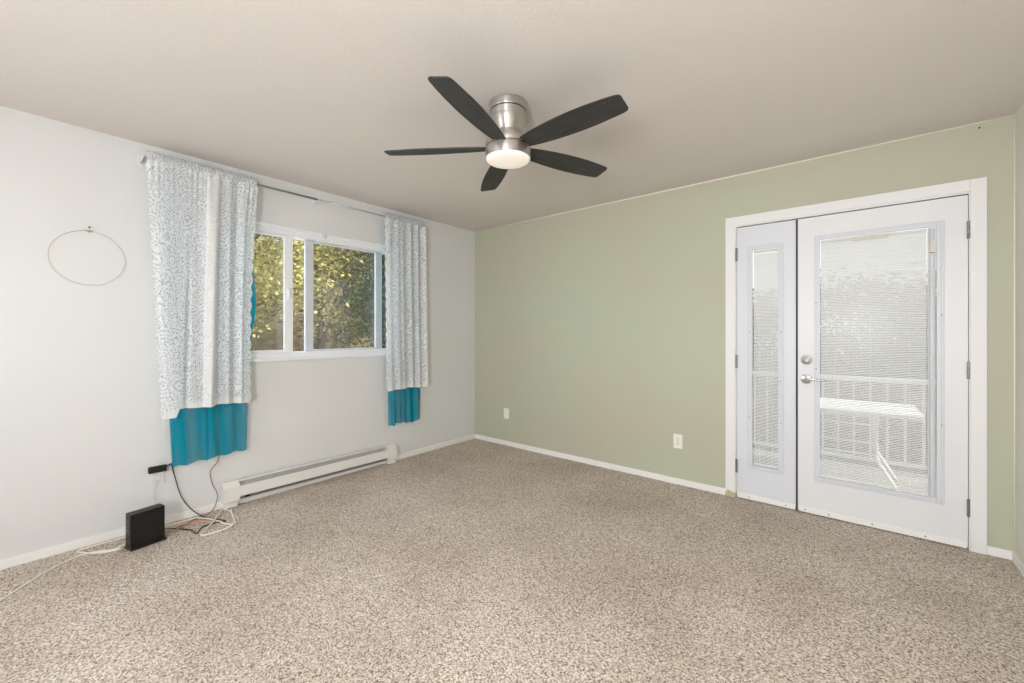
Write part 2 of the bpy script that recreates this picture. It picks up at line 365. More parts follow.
obj('window_head', B((-.002, .022, WY0 - .02, WY1 + .02, WZ1 - .004, WZ1 + .022), bev=.003), 'vinyl', win)
def sash(x0, x1, y0, y1, mat, w, a=.032, b=.034):
    bm = bmesh.new(); frame_ring(bm, x0, x1, y0, y1, WZ0 + .052, WZ1 - .045, w, wt=a, wb=b)
    s = obj('sash', bm, mat, win)
    bm = bmesh.new(); xm = (x0 + x1) / 2; box(bm, xm - .002, xm + .002, y0 + w, y1 - w, WZ0 + .052 + b, WZ1 - .045 - a)
    g = obj('glass', bm, 'glass', s); return s
s1 = sash(-.03, -.002, WY0 + .04, -2.062, 'vinyl', .064, .016, .018)
s2 = sash(-.065, -.037, -1.95, -1.228, 'alu', .068, .012, .014)
bm = bmesh.new(); box(bm, -.09, -.086, WY0 + .04, WY1 - .04, WZ0 + .052, WZ1 - .045); obj('glass', bm, 'glass', win)
bm = bmesh.new(); box(bm, -.002, .02, -2.115, -2.085, 1.50, 1.60, .005); box(bm, .01, .03, -2.108, -2.092, 1.53, 1.57, .004); obj('sash_latch', bm, 'vinyl', s1)
bm = bmesh.new(); box(bm, .02, .034, -1.84, -1.80, WZ1 - .012, WZ1 + .014, .003); box(bm, .03, .036, -1.825, -1.815, WZ1 - .03, WZ1 + .0, .002)
obj('catch', bm, 'alu', win)
for k, (a, b) in enumerate(NW):
    wn = bpy.data.objects.new('window_%d' % (k + 2), None); COL.objects.link(wn); wn.location = ((a + b) / 2, YN, .85); bpy.context.view_layer.update(); struct(wn)
    bm = bmesh.new()
    for q in ((a, a + .05, .85, 1.95), (b - .05, b, .85, 1.95), (a + .05, b - .05, .85, .9), (a + .05, b - .05, 1.9, 1.95), ((a + b) / 2 - .02, (a + b) / 2 + .02, .9, 1.9)):
        box(bm, q[0], q[1], YN - .1, YN + .01, q[2], q[3], .003)
    obj('window_frame', bm, 'vinyl', wn)
    obj('glass', B((a + .05, b - .05, YN - .06, YN - .056, .9, 1.9)), 'glass', wn)

# ------------------------------------------------------------------ double door
tr = obj('trim_1', B((2.702, 2.768, -.018, .0, 0, 2.12), (3.972, 4.036, -.018, .0, 0, 2.12), (2.768, 3.972, -.018, 0, 2.052, 2.12),
                     (DX0, 2.776, -.006, T, 0, DZ), (3.968, DX1, -.006, T, 0, DZ), (2.776, 3.968, -.006, T, 2.044, DZ), bev=.002), 'casing')
struct(tr, 'white painted door casing and jamb')
struct(obj('trim_3', B((2.776, 3.968, .05, T, 0, .012), (2.776, 2.786, .046, .06, .012, 2.044), (3.958, 3.968, .046, .06, .012, 2.044), (2.786, 3.958, .046, .06, 2.034, 2.044), (3.135, 3.17, .045, .06, .012, 2.034)), 'dark_gap'))
def ring_xz(bm, x0, x1, z0, z1, w, y0, y1, bev=.002):
    box(bm, x0, x0 + w, y0, y1, z0, z1, bev); box(bm, x1 - w, x1, y0, y1, z0, z1, bev)
    box(bm, x0 + w, x1 - w, y0, y1, z1 - w, z1, bev); box(bm, x0 + w, x1 - w, y0, y1, z0, z0 + w, bev)
def screw(x, y, z, parent, r=.004):
    bm = bmesh.new(); lathe(bm, [(r, 0), (r * .9, -.002), (.0005, -.003)], (x, y, z), 'Y', 12); obj('screw', bm, 'screw', parent)
def hinge(x, z, parent):
    bm = bmesh.new(); box(bm, x - .007, x + .007, -.012, -.006, z - .05, z + .05, .001)
    h = obj('hinge', bm, 'hinge', parent)
    for k in range(5): pass
    bm = bmesh.new()
    for k in range(5): lathe(bm, [(.0045, -.0093), (.0055, -.0085), (.0055, .0085), (.0045, .0093)], (x, -.016, z - .04 + .02 * k), 'Z', 14, True)
    obj('hinge_knuckle', bm, 'hinge', h)
def leaf_door(name, x0, x1, lx0, lx1, lz0, lz1, mat, label, track):
    d = bpy.data.objects.new(name, None); COL.objects.link(d); d.location = ((x0 + x1) / 2, .02, 0); bpy.context.view_layer.update(); struct(d, label)
    z0, z1 = .016, 2.036; fw = .033
    obj('door_panel', B((x0, lx0 + .01, -.004, .042, z0, z1), (lx1 - .01, x1, -.004, .042, z0, z1), (lx0 + .01, lx1 - .01, -.004, .042, z0, lz0 + .01), (lx0 + .01, lx1 - .01, -.004, .042, lz1 - .01, z1)), mat, d)
    bm = bmesh.new(); ring_xz(bm, lx0, lx1, lz0, lz1, fw * .45, -.012, -.003, .003); ring_xz(bm, lx0 + fw * .4, lx1 - fw * .4, lz0 + fw * .4, lz1 - fw * .4, fw * .6, -.017, .005, .003)
    f = obj('lite_frame', bm, 'lite', d)
    gx0, gx1, gz0, gz1 = lx0 + fw, lx1 - fw, lz0 + fw, lz1 - fw
    obj('glass', B((gx0, gx1, .006, .009, gz0, gz1)), 'door_glass', d)
    obj('glass', B((gx0, gx1, .036, .039, gz0, gz1)), 'door_glass', d)
    rx1 = gx1 - (.036 if track else 0)
    # blinds between the panes, slats tipped down towards the outside
    bm = bmesh.new(); pitch = .0105; wdt = .0125; tilt = math.radians(38); z = gz0 + .014; k = 0
    while z < gz1 - .02:
        dy, dz = wdt / 2 * math.cos(tilt), wdt / 2 * math.sin(tilt); sag = .0006 * math.sin(k * 2.3)
        v = [bm.verts.new(p) for p in ((gx0 + .002, .0225 - dy, z + dz + sag), (rx1 - .002, .0225 - dy, z + dz - sag), (rx1 - .002, .0225, z + .0012), (gx0 + .002, .0225, z + .0012), (rx1 - .002, .0225 + dy, z - dz), (gx0 + .002, .0225 + dy, z - dz))]
        bm.faces.new((v[0], v[1], v[2], v[3])); bm.faces.new((v[3], v[2], v[4], v[5])); z += pitch; k += 1
    bl = obj('blind_slats', bm, 'slat', d)
    obj('bottom_rail', B((gx0 + .002, rx1 - .002, .016, .029, gz0, gz0 + .01), bev=.001), 'blind', bl)
    obj('head_rail', B((gx0 + .002, rx1 - .002, .014, .031, gz1 - .016, gz1), bev=.001), 'blind', bl)
    bm = bmesh.new()
    for fr in ((.15, .5, .85) if track else (.25, .75)): tube(bm, [(gx0 + (rx1 - gx0) * fr, .0225, gz0), (gx0 + (rx1 - gx0) * fr, .0225, gz1)], .0007, 5)
    obj('ladder_cord', bm, 'blind', bl)
    if track:
        bm = bmesh.new(); box(bm, gx1 - .034, gx1, .012, .033, gz0, gz1, .002); box(bm, gx1 - .030, gx1 - .024, .006, .014, gz0, gz1, .001); box(bm, gx1 - .008, gx1 - .003, .006, .014, gz0, gz1, .001)
        tk = obj('side_track', bm, 'vinyl', d)
        o = obj('slider', B((gx1 - .028, gx1 - .003, -.012, .005, gz1 - .15, gz1 - .07), bev=.003), 'tan', d)
        o = obj('tape', B(((gx0 + gx1) / 2 - .11, (gx0 + gx1) / 2 + .06, .003, .006, gz1 - .03, gz1 - .004), bev=.001), 'tan', d)
        obj('tape_knob', B(((gx0 + gx1) / 2 - .055, (gx0 + gx1) / 2 - .015, -.004, .005, gz1 - .028, gz1 - .008), bev=.002), 'tan', o)
    else:
        obj('tape', B((gx0 + .02, gx1 - .015, .003, .006, gz1 - .02, gz1 - .004), bev=.001), 'tan', d)
    obj('door_sweep', B((x0 + .004, x1 - .004, -.012, -.003, .008, .044), bev=.002), 'trim', d)
    return d
dm = leaf_door('door_1', 3.159, 3.965, 3.252, 3.870, .232, 1.907, 'door', 'wide white door leaf with a large glass lite', True)
dn = leaf_door('door_2', 2.779, 3.147, 2.850, 3.076, .232, 1.885, 'narrow_door', 'narrow white side door leaf with slim glass lite', False)
obj('astragal', B((3.1475, 3.1575, .0, .04, .02, 2.03)), 'dark_gap', dn)
for z in (1.835, 1.03, .242): hinge(3.9665, z, dm); hinge(2.7775, z, dn)
for x in (3.20, 3.33, 3.55, 3.79): screw(x, -.012, .026, dm)
for x in (2.86, 3.09): screw(x, -.012, .026, dn)
for x, z in ((3.058, .90), (2.862, .62), (3.058, .60), (3.06, 1.25), (2.862, 1.25)): screw(x, -.015, z, dn, .0035)
for x, z in ((3.262, 1.45), (3.262, 1.0), (3.858, 1.35), (3.858, .7)): screw(x, -.012, z, dm, .0035)
bm = bmesh.new(); lathe(bm, [(.0005, -.024), (.012, -.024), (.014, -.020), (.029, -.016), (.032, -.010), (.032, -.003)], (3.208, 0, 1.057), 'Y', 32)
db = obj('deadbolt', bm, 'chrome', dm, 'auto')
obj('thumb_turn', B((3.202, 3.214, -.045, -.022, 1.043, 1.071), bev=.004), 'chrome', db)
bm = bmesh.new(); lathe(bm, [(.0005, -.03), (.010, -.03), (.012, -.018), (.030, -.014), (.033, -.009), (.033, -.003)], (3.208, 0, .925), 'Y', 32)
hb = obj('door_handle', bm, 'chrome', dm, 'auto')
bm = bmesh.new(); pp = smooth_path([(3.208, -.026, .925), (3.208, -.052, .925), (3.222, -.058, .926), (3.25, -.058, .930), (3.285, -.056, .924), (3.318, -.053, .928)], 6)
tube(bm, pp, .008, 10, radii=[.010 - .005 * i / (len(pp) - 1) for i in range(len(pp))]); obj('lever', bm, 'chrome', hb, True)

# ------------------------------------------------------------------ ceiling fan
FX, FY = 2.064, -1.842
fan = thing('ceiling_fan', 'brushed nickel flush ceiling fan with five dark blades and a lit round lamp', 'ceiling fan', (FX, FY, H))
c0 = (FX, FY, 0)
bm = bmesh.new(); lathe(bm, [(.098, 2.44), (.1, 2.437), (.1, 2.405), (.097, 2.401), (.091, 2.400)], c0, 'Z', 64); obj('canopy', bm, 'nickel', fan, 'auto')
bm = bmesh.new(); lathe(bm, [(.091, 2.402), (.091, 2.398), (.093, 2.396), (.092, 2.366), (.090, 2.364), (.091, 2.361), (.088, 2.340), (.080, 2.318), (.074, 2.304), (.071, 2.294), (.070, 2.286)], c0, 'Z', 64); obj('motor_housing', bm, 'nickel', fan, 'auto')
bm = bmesh.new(); lathe(bm, [(.066, 2.288), (.080, 2.284), (.100, 2.262), (.116, 2.240), (.118, 2.225), (.117, 2.214), (.113, 2.2125), (.108, 2.2105)], c0, 'Z', 64)
hub = obj('hub', bm, 'nickel', fan, 'auto')
bm = bmesh.new(); lathe(bm, [(.108, 2.215), (.108, 2.204), (.066, 2.204)], c0, 'Z', 48); obj('groove', bm, 'dark_gap', fan)
bm = bmesh.new(); lathe(bm, [(.108, 2.2075), (.117, 2.2065), (.119, 2.203), (.119, 2.162), (.118, 2.156), (.114, 2.154)], c0, 'Z', 64); lr = obj('light_ring', bm, 'nickel', fan, 'auto')
bm = bmesh.new(); lathe(bm, [(.1145, 2.162), (.1145, 2.152), (.110, 2.146), (.095, 2.141), (.06, 2.138), (.02, 2.137), (.0005, 2.137)], c0, 'Z', 64); obj('lamp_glass', bm, 'lamp_glass', fan, True)
bm = bmesh.new(); aa = math.radians(255 - 0); lathe(bm, [(.0005, 0), (.004, -.001), (.004, .004)], (FX + .117 * math.cos(-1.1), FY + .117 * math.sin(-1.1), 2.195), 'X', 12); obj('screw', bm, 'screw', lr)
bm = bmesh.new(); lathe(bm, [(.0905, 2.4005), (.0945, 2.4005), (.0945, 2.396), (.0905, 2.396)], c0, 'Z', 48); obj('groove', bm, 'dark_gap', fan)
# blade outline in local x (radius), y (tangential)
R = .655; TH0 = 4.9937
def blade_outline():
    up = [(.085, .028), (.12, .040), (.18, .051), (.26, .0605), (.34, .066), (.42, .068), (.50, .066), (.58, .060), (.63, .055), (.648, .050), (.655, .040)]
    dn_ = [(.658, -.038), (.652, -.048), (.637, -.054), (.58, -.061), (.50, -.067), (.42, -.069), (.34, -.067), (.26, -.061), (.18, -.052), (.12, -.041), (.085, -.030)]
    return up + dn_
for k in range(5):
    th = TH0 + k * 2 * PI / 5
    bm = bmesh.new(); o2 = blade_outline()
    top = [bm.verts.new((x, y, .003)) for x, y in o2]; bot = [bm.verts.new((x, y, -.003)) for x, y in o2]
    n = len(o2); bm.faces.new(top); bm.faces.new(bot[::-1])
    for i in range(n): bm.faces.new((top[i], bot[i], bot[(i + 1) % n], top[(i + 1) % n]))
    o = obj('blade', bm, 'blade')
    o.parent = fan; o.location = (0, 0, 2.212 - H); o.rotation_euler = (-math.radians(12.4), 0, th); o.rotation_mode = 'XYZ'
    bm = bmesh.new(); box(bm, .066, .12, -.020, .020, .003, .010, .003)
    ir = obj('blade_iron', bm, 'nickel'); ir.parent = o
    # the screws that hold the iron sit out of sight above the blade

# ------------------------------------------------------------------ curtain rod and curtains
ZR = 2.335; XR = .08
rod = thing('curtain_rod', 'thin grey steel curtain rod running across above the window', 'curtain rod', (0, -1.9, ZR))
bm = bmesh.new(); tube(bm, smooth_path([(.002, -2.972, ZR), (.05, -2.972, ZR), (.074, -2.967, ZR), (XR, -2.945, ZR)], 5) + [(XR, -2.9, ZR), (XR, -1.9, ZR)], .008, 12); obj('outer_tube', bm, 'rod', rod, True)
bm = bmesh.new(); tube(bm, [(XR, -1.95, ZR), (XR, -.85, ZR)] + smooth_path([(XR, -.845, ZR), (.074, -.82, ZR), (.05, -.815, ZR), (.002, -.815, ZR)], 5), .0065, 12); obj('inner_tube', bm, 'rod', rod, True)
for y in (-2.985, -1.9, -.80):
    bm = bmesh.new(); box(bm, 0, .004, y - .012, y + .012, ZR - .04, ZR + .03, .001); tube(bm, [(.003, y, ZR - .02), (.05, y, ZR - .018), (.08, y, ZR - .016), (.094, y, ZR - .008), (.094, y, ZR + .008)], .004, 8); obj('bracket', bm, 'bracket', rod)

def cloth(name, mat, parent, yt, yb, zt, zb, xf, nu=150, nv=60, scal=0, zbf=None, inset=0):
    """a hanging sheet; yt, yb: (left, right) at the top and bottom; xf(u, v) distance from wall; u along, v down"""
    bm = bmesh.new(); uvl = bm.loops.layers.uv.new('UVMap'); g = []; UV = {}
    for j in range(nv + 1):
        v = j / nv; row = []
        for i in range(nu + 1):
            u = i / nu; a = yt[0] * (1 - v) + yb[0] * v; b = yt[1] * (1 - v) + yb[1] * v
            y = a + (b - a) * u
            if inset > 0: y -= inset * math.sin(PI * v) * u ** 6
            if inset < 0: y -= inset * math.exp(-((v - .44) / .13) ** 2) * u ** 6
            if scal:
                s = .012 * abs(math.sin(v * scal * PI)); e = min(u, 1 - u)
                if e < .05: y += (1 if u > .5 else -1) * s * (1 - e / .05)
            z0 = zb + (zbf(u) if zbf else 0); z = zt + (z0 - zt) * v
            q = bm.verts.new((xf(u, v), y, z)); row.append(q); UV[q] = (u * abs(b - a) * 1.6 + 3 * yt[0], z)
        g.append(row)
    for j in range(nv):
        for i in range(nu):
            f = bm.faces.new((g[j][i], g[j][i + 1], g[j + 1][i + 1], g[j + 1][i]))
            for l in f.loops: l[uvl].uv = UV[l.vert]
    return obj(name, bm, mat, parent, True)
def folds(seed, n, amp):
    r = random.Random(seed); ph = [(r.uniform(.6, 1.4) * n, r.uniform(0, 6.28), r.uniform(.4, 1)) for _ in range(4)]
    def f(u, v):
        return amp * sum(a * math.sin(2 * PI * k * (u + .03 * math.sin(3 * v)) + p) for k, p, a in ph) / 2
    return f
def lace_curtain(name, label, yt, yb, zb, seed, zbf, scal, wide):
    t = thing(name, label, 'curtain', (XR, (yt[0] + yt[1]) / 2, ZR), None)
    f1 = folds(seed, 4.5 if wide else 4, .010); f2 = folds(seed + 9, 22 if wide else 14, .0045)
    if wide:
        def xf(u, v):      # soft left third, one broad flat pleat in the middle, finer pleats at right
            pleat = .022 * math.exp(-((u - .50) / .055) ** 2) + .016 * math.exp(-((u - .72) / .03) ** 2) + .013 * math.exp(-((u - .88) / .03) ** 2) - .014 * math.exp(-((u - .62) / .03) ** 2) - .014 * math.exp(-((u - .80) / .025) ** 2)
            d = .38 - .14 * v
            diag = -.022 * math.exp(-((u - d) / .02) ** 2) * min(1, max(0, (v - .3) * 3))
            return .112 + pleat * (.5 + .5 * min(1, v * 3)) + diag + f1(u, v) * (.4 + .6 * v) + f2(u, v) * max(.12, 1 - v * 6)
    else:
        def xf(u, v): return .112 + f1(u, v) * 1.1 + .012 * math.sin(2 * PI * 5 * u + 1) * (u > .3) + f2(u, v) * max(.15, 1 - v * 5) - .02 * math.exp(-((u - .47) / .03) ** 2)
    cloth('lace_panel', 'lace', t, yt, yb, ZR - .022, zb, xf, 170, 90, scal, zbf, .018 if wide else 0)
    if wide:           # broad pleat of doubled lace down the middle
        ya, yb_ = lambda f: yt[0] + (yt[1] - yt[0]) * f, lambda f: yb[0] + (yb[1] - yb[0]) * f
        cloth('pleat', 'pleat', t, (ya(.48), ya(.63)), (yb_(.42), yb_(.56)), ZR - .018, zb + .005, lambda u, v: .116 + (.008 + .03 * min(1, v * 5)) * math.sin(PI * u) + .004 * math.sin(9 * u + 3 * v) + .006 * v, 40, 60)
    # stitched rod pocket with a small frill standing above the rod
    bm = bmesh.new(); uvl = bm.loops.layers.uv.new('UVMap'); UV = {}; rows = []; nu = 160
    prof = [(.022, -.045), (.026, -.018), (.024, .002), (.014, .022), (.006, .040), (-.006, .040), (-.016, .020), (-.020, .0), (-.018, -.022)]
    for j, (dx, dz) in enumerate(prof):
        row = []
        for i in range(nu + 1):
            u = i / nu; w_ = .0016 * math.sin(u * 2 * PI * (34 if wide else 24) + 1.3 * math.sin(9 * u)); y = yt[0] + (yt[1] - yt[0]) * u
            q = bm.verts.new((XR + dx + (w_ if dx > 0 else -w_), y, ZR + dz + .004 * math.sin(17 * u + 40 * u * u) * (j in (4, 5)))); row.append(q); UV[q] = (u * 1.2 + 3 * yt[0], dz + 5)
        rows.append(row)
    for a, b in zip(rows, rows[1:]):
        for i in range(nu):
            f = bm.faces.new((a[i], a[i + 1], b[i + 1], b[i]))
            for l in f.loops: l[uvl].uv = UV[l.vert]
    obj('rod_pocket', bm, 'lace', t, True)
    # bottom hem band
    bm = bmesh.new(); nu = 110; rows = []
    for z_ in (0, 1):
        row = []
        for i in range(nu + 1):
            u = i / nu; y = yb[0] + (yb[1] - yb[0]) * u
            row.append(bm.verts.new((xf(u, 1) + .002, y, zb + zbf(u) + z_ * .038 - .003)))
        rows.append(row)
    for i in range(nu): bm.faces.new((rows[0][i], rows[0][i + 1], rows[1][i + 1], rows[1][i]))
    obj('hem', bm, M['hem'], t, True)
    return t
def teal_curtain(name, label, yt, yb, zb, seed, n, zbf):
    t = thing(name, label, 'curtain', (XR - .02, (yt[0] + yt[1]) / 2, ZR))
    f = folds(seed, n, .011)
    def xf(u, v): return .058 + f(u, v) * (.45 + .6 * v) + .012 * math.exp(-((u - .42) / .03) ** 2)
    cloth('sheer_panel', 'teal', t, yt, yb, ZR - .03, zb, xf, 130, 40, 0, zbf, -.036 if n == 4 else 0)
    bm = bmesh.new(); lathe(bm, [(.0125, yt[0] - .001), (.0125, yt[1] + .001)], (XR, 0, ZR), 'Y', 16); obj('rod_sleeve', bm, 'teal', t, True)
    return t
ztl = lambda u: (-.045 if u < .13 else (-.045 + .055 * min(1, (u - .13) / .04))) + .004 * math.sin(12 * u) - .02 * max(0, u - .93) * 10 * .5
lace_curtain('lace_curtain', 'wide white lace curtain left of the window, reaching over its left end', (-2.965, -2.36), (-2.89, -2.408), .745, 3, ztl, 17, True)
lace_curtain('lace_curtain', 'narrow white lace curtain right of the window, nearest the green wall', (-1.285, -.845), (-1.262, -.815), .70, 5, lambda u: .01 * math.sin(5 * u) + (.012 if u > .5 else 0), 17, False)
teal_curtain('teal_curtain', 'sheer teal curtain under the wide left lace curtain, hem above the cables', (-2.93, -2.365), (-2.835, -2.41), .375, 21, 4, lambda u: -.005 + .03 * u + .006 * math.sin(25 * u))
teal_curtain('teal_curtain', 'sheer teal curtain under the narrow right lace curtain, above the heater end', (-1.262, -.84), (-1.215, -.845), .362, 33, 5, lambda u: .006 * math.sin(31 * u) - .008 * math.cos(9 * u))

# ------------------------------------------------------------------ baseboard heater
hy0, hy1 = -2.555, -1.13
HZ = .176
ht = thing('baseboard_heater', 'long low white electric baseboard heater on the wall below the window', 'heater', (0, (hy0 + hy1) / 2, .03))
bm = bmesh.new(); box(bm, .014, .018, hy0, hy1, .04, .176, 0); box(bm, .014, .036, hy0 + .1, hy1 - .1, .166, .176, .001)
obj('back_plate', bm, 'heater', ht)
for a, b in ((hy0, hy0 + .10), (hy1 - .10, hy1)):
    bm = bmesh.new()
    pr = [(.018, .04), (.066, .04), (.070, .046), (.070, .148), (.030, .175), (.018, .175)]
    A = [bm.verts.new((x, a, z)) for x, z in pr]; Bv = [bm.verts.new((x, b, z)) for x, z in pr]
    bm.faces.new(A); bm.faces.new(Bv)
    for i in range(6): bm.faces.new((A[i], A[(i + 1) % 6], Bv[(i + 1) % 6], Bv[i]))
    e = obj('end_cap', bm, 'heater', ht)
    obj('foot', B((.02, .06, a + .01, b - .01, 0.0, .04), bev=.002), 'heater', e)
bm = bmesh.new(); box(bm, .064, .070, hy0 + .10, hy1 - .10, .068, .143, .002)
obj('front_panel', bm, 'heater', ht)
bm = bmesh.new()
yy = hy0 + .11
while yy < hy1 - .11: box(bm, .022, .058, yy, yy + .0015, .06, .125); yy += .012
tube(bm, [(.04, hy0 + .1, .09), (.04, hy1 - .1, .09)], .009, 8)
fp = obj('fins', bm, 'dark_inside', ht)
obj('knockout_tag', B((.062, .067, hy0 + .13, hy0 + .165, .052, .064), bev=.001), 'black_plastic', ht)
obj('slot_shade', B((.018, .021, hy0 + .1, hy1 - .1, .05, .172)), 'dark_inside', ht)  # added grey sheet that deepens the shade in the slot
bm = bmesh.new(); box(bm, .018, .064, hy0 + .1, hy1 - .1, .044, .047, 0); obj('bottom_tray', bm, 'dark_inside', ht)

ht.rotation_euler.x = -math.radians(.45)
# ------------------------------------------------------------------ hoop
hp = thing('wire_hoop', 'large thin gold wire hoop hanging on a nail on the white wall', 'hoop', (.006, -3.212, 1.84))
bm = bmesh.new(); tube(bm, [(.006, -3.212 + .158 * math.sin(a), 1.682 + .158 * math.cos(a)) for a in [2 * PI * i / 96 for i in range(96)]], .001, 6, True); obj('ring', bm, 'gold', hp, True)
bm = bmesh.new(); tube(bm, [(.006 + .004 * math.cos(i * .8), -3.212 + .0035 * (i - 5), 1.840 + .006 * math.sin(i * .8)) for i in range(11)], .0016, 6); box(bm, .004, .010, -3.218, -3.206, 1.834, 1.846, .002); obj('clasp', bm, 'gold', hp, True)
bm = bmesh.new(); lathe(bm, [(.0018, -.01), (.0018, .014), (.005, .015), (.005, .017), (.0005, .0175)], (0, -3.209, 1.862), 'X', 12)
tag(obj('nail', bm, 'screw', None, 'auto'), 'small nail in the white wall that the gold hoop hangs from', 'nail')
bm = bmesh.new(); lathe(bm, [(.002, .01), (.002, -.010), (.004, -.011), (.004, -.013), (.0005, -.014)], (4.008, 0, 2.405), 'Y', 12)
tag(obj('hook', bm, 'screw', None, 'auto'), 'tiny dark hook high on the green wall above the door casing corner', 'hook')
# ------------------------------------------------------------------ outlets
def outlet(x, z, label, duplex):
    t = thing('wall_outlet' if duplex else 'blank_wall_plate', label, 'outlet' if duplex else 'wall plate', (x, 0, z))
    obj('cover_plate', B((x - .036, x + .036, -.006, 0, z - .058, z + .058), bev=.003), 'ivory', t)
    for dz in ((-.021, .021) if duplex else ()):
        bm = bmesh.new(); box(bm, x - .016, x + .016, -.009, -.005, z + dz - .014, z + dz + .014, .004); s = obj('socket', bm, 'ivory', t)
        obj('slots', B((x - .008, x - .005, -.0098, -.008, z + dz - .002, z + dz + .008), (x + .005, x + .008, -.0098, -.008, z + dz - .002, z + dz + .008), (x - .0025, x + .0025, -.0098, -.008, z + dz - .009, z + dz - .005)), 'socket_dark', s)
    if not duplex: obj('centre_insert', B((x - .017, x + .017, -.008, -.005, z - .034, z + .034), bev=.002), 'ivory', t)
    screw(x, -.0065, z + (0 if duplex else .048), t, .003)
outlet(.49, .352, 'small white wall plate on the green wall near the room corner', False)
outlet(2.343, .352, 'white double wall outlet on the green wall beside the door', True)
ot = thing('wall_outlet', 'white outlet on the white wall behind the black power adapter', 'outlet', (0, -2.90, .34))
obj('cover_plate', B((0, .006, -2.936, -2.864, .275, .391), bev=.003), 'white_wall', ot)
bm = bmesh.new(); box(bm, .005, .009, -2.916, -2.884, .297, .325, .004); obj('socket', bm, 'white_wall', ot)
ad = thing('power_adapter', 'black power adapter plugged into the outlet on the white wall', 'power adapter', (.01, -2.90, .37))
obj('body', B((.008, .036, -2.948, -2.858, .352, .392), bev=.004), 'black_plastic', ad)
bm = bmesh.new(); tube(bm, [(.022, -2.87, .378), (.022, -2.848, .384), (.022, -2.834, .392)], .005, 8, radii=[.006, .005, .0035]); obj('strain_relief', bm, 'black_plastic', ad, True)
# ------------------------------------------------------------------ modem
mo = thing('modem', 'black upright modem box standing on the carpet by the baseboard', 'modem', (.27, -2.99, 0))
a0 = Vector((.287, -3.068, 0)); dirv = Vector((-.03, .155, 0)).normalized(); nrm = Vector((-dirv.y, dirv.x, 0))
def rotbox(bm, u0, u1, v0, v1, z0, z1, bev=.002):
    b2 = bmesh.new(); box(b2, u0, u1, v0, v1, z0, z1, bev)
    for v in b2.verts: v.co = a0 + dirv * v.co.x + nrm * v.co.y + Vector((0, 0, v.co.z))
    me = bpy.data.meshes.new('t'); b2.to_mesh(me); b2.free(); bm.from_mesh(me); bpy.data.meshes.remove(me)
bm = bmesh.new(); rotbox(bm, 0, .162, 0, .066, .012, .205, .003); obj('case', bm, 'black_plastic', mo)
bm = bmesh.new(); rotbox(bm, .006, .156, -.002, .002, .026, .199, .001); obj('front_panel', bm, 'black_gloss', mo)
bm = bmesh.new(); rotbox(bm, -.002, .168, -.010, .076, 0, .012, .003); obj('base_stand', bm, 'black_plastic', mo)
bm = bmesh.new()
for k in range(8): rotbox(bm, -.0012, .001,   .012, .054, .04 + k * .018, .048 + k * .018, 0)
obj('vents', bm, 'black_gloss', mo)
def cable(mat, pts, r, label, n=8):
    bm = bmesh.new(); tube(bm, smooth_path(pts, n), r, 7); return tag(obj('cable', bm, mat, None, True), label, 'cable')
cable('black_cable', [(.022, -2.834, .392), (.02, -2.826, .35), (.03, -2.81, .27), (.035, -2.795, .2), (.035, -2.765, .12), (.06, -2.72, .05), (.10, -2.67, .006), (.19, -2.63, .005), (.27, -2.60, .005), (.25, -2.65, .005), (.25, -2.72, .005), (.33, -2.77, .005), (.25, -2.78, .005), (.17, -2.83, .008), (.19, -2.87, .03), (.225, -2.905, .05)], .0033, 'black cable running from the power adapter down the wall to the modem')
cable('pink_cable', [(.012, -2.565, .44), (.012, -2.575, .34), (.022, -2.62, .29), (.022, -2.61, .2), (.026, -2.58, .11), (.03, -2.60, .03), (.05, -2.64, .006), (.09, -2.73, .005), (.13, -2.80, .005), (.18, -2.86, .012), (.225, -2.905, .03)], .0028, 'pinkish brown cable coming down the wall from behind the teal curtain')
cable('white_cable', [(.07, -2.72, .012), (.15, -2.66, .006), (.24, -2.63, .006), (.33, -2.61, .006), (.36, -2.575, .006), (.31, -2.54, .006), (.2, -2.53, .006), (.1, -2.535, .008), (.06, -2.56, .010), (.13, -2.60, .012), (.23, -2.66, .010), (.33, -2.73, .006), (.37, -2.76, .005), (.39, -2.74, .005), (.40, -2.66, .005), (.385, -2.60, .012), (.33, -2.565, .012), (.24, -2.55, .012), (.10, -2.52, .012)], .0044, 'white cable lying in loops on the carpet near the heater end')
cable('orange_cable', [(.228, -2.90, .045), (.20, -2.86, .02), (.15, -2.80, .005), (.12, -2.74, .005), (.15, -2.69, .005), (.20, -2.665, .005), (.16, -2.72, .010), (.13, -2.79, .010), (.17, -2.86, .02), (.225, -2.90, .04)], .0028, 'peach coloured cable looped on the carpet beside the modem')
cable('white_cable', [(.23, -3.085, .03), (.20, -3.13, .008), (.15, -3.2, .005), (.14, -3.26, .005), (.19, -3.34, .005), (.27, -3.42, .005), (.36, -3.49, .005), (.46, -3.57, .005), (.56, -3.7, .005), (.62, -3.9, .005)], .004, 'white cable trailing left from the modem across the carpet')
cable('white_cable', [(.235, -3.10, .012), (.20, -3.16, .005), (.15, -3.215, .005), (.11, -3.24, .005), (.075, -3.26, .005), (.05, -3.235, .005), (.05, -3.1, .005), (.05, -2.95, .005), (.06, -2.8, .005), (.07, -2.72, .010)], .004, 'white cable along the foot of the baseboard behind the modem')
cable('clear_cable', [(.012, -2.905, .30), (.03, -2.915, .26), (.02, -2.92, .2), (.03, -2.91, .15), (.08, -2.93, .14), (.13, -2.95, .15), (.185, -2.965, .12)], .0022, 'thin pale cable hanging from the outlet behind the modem')

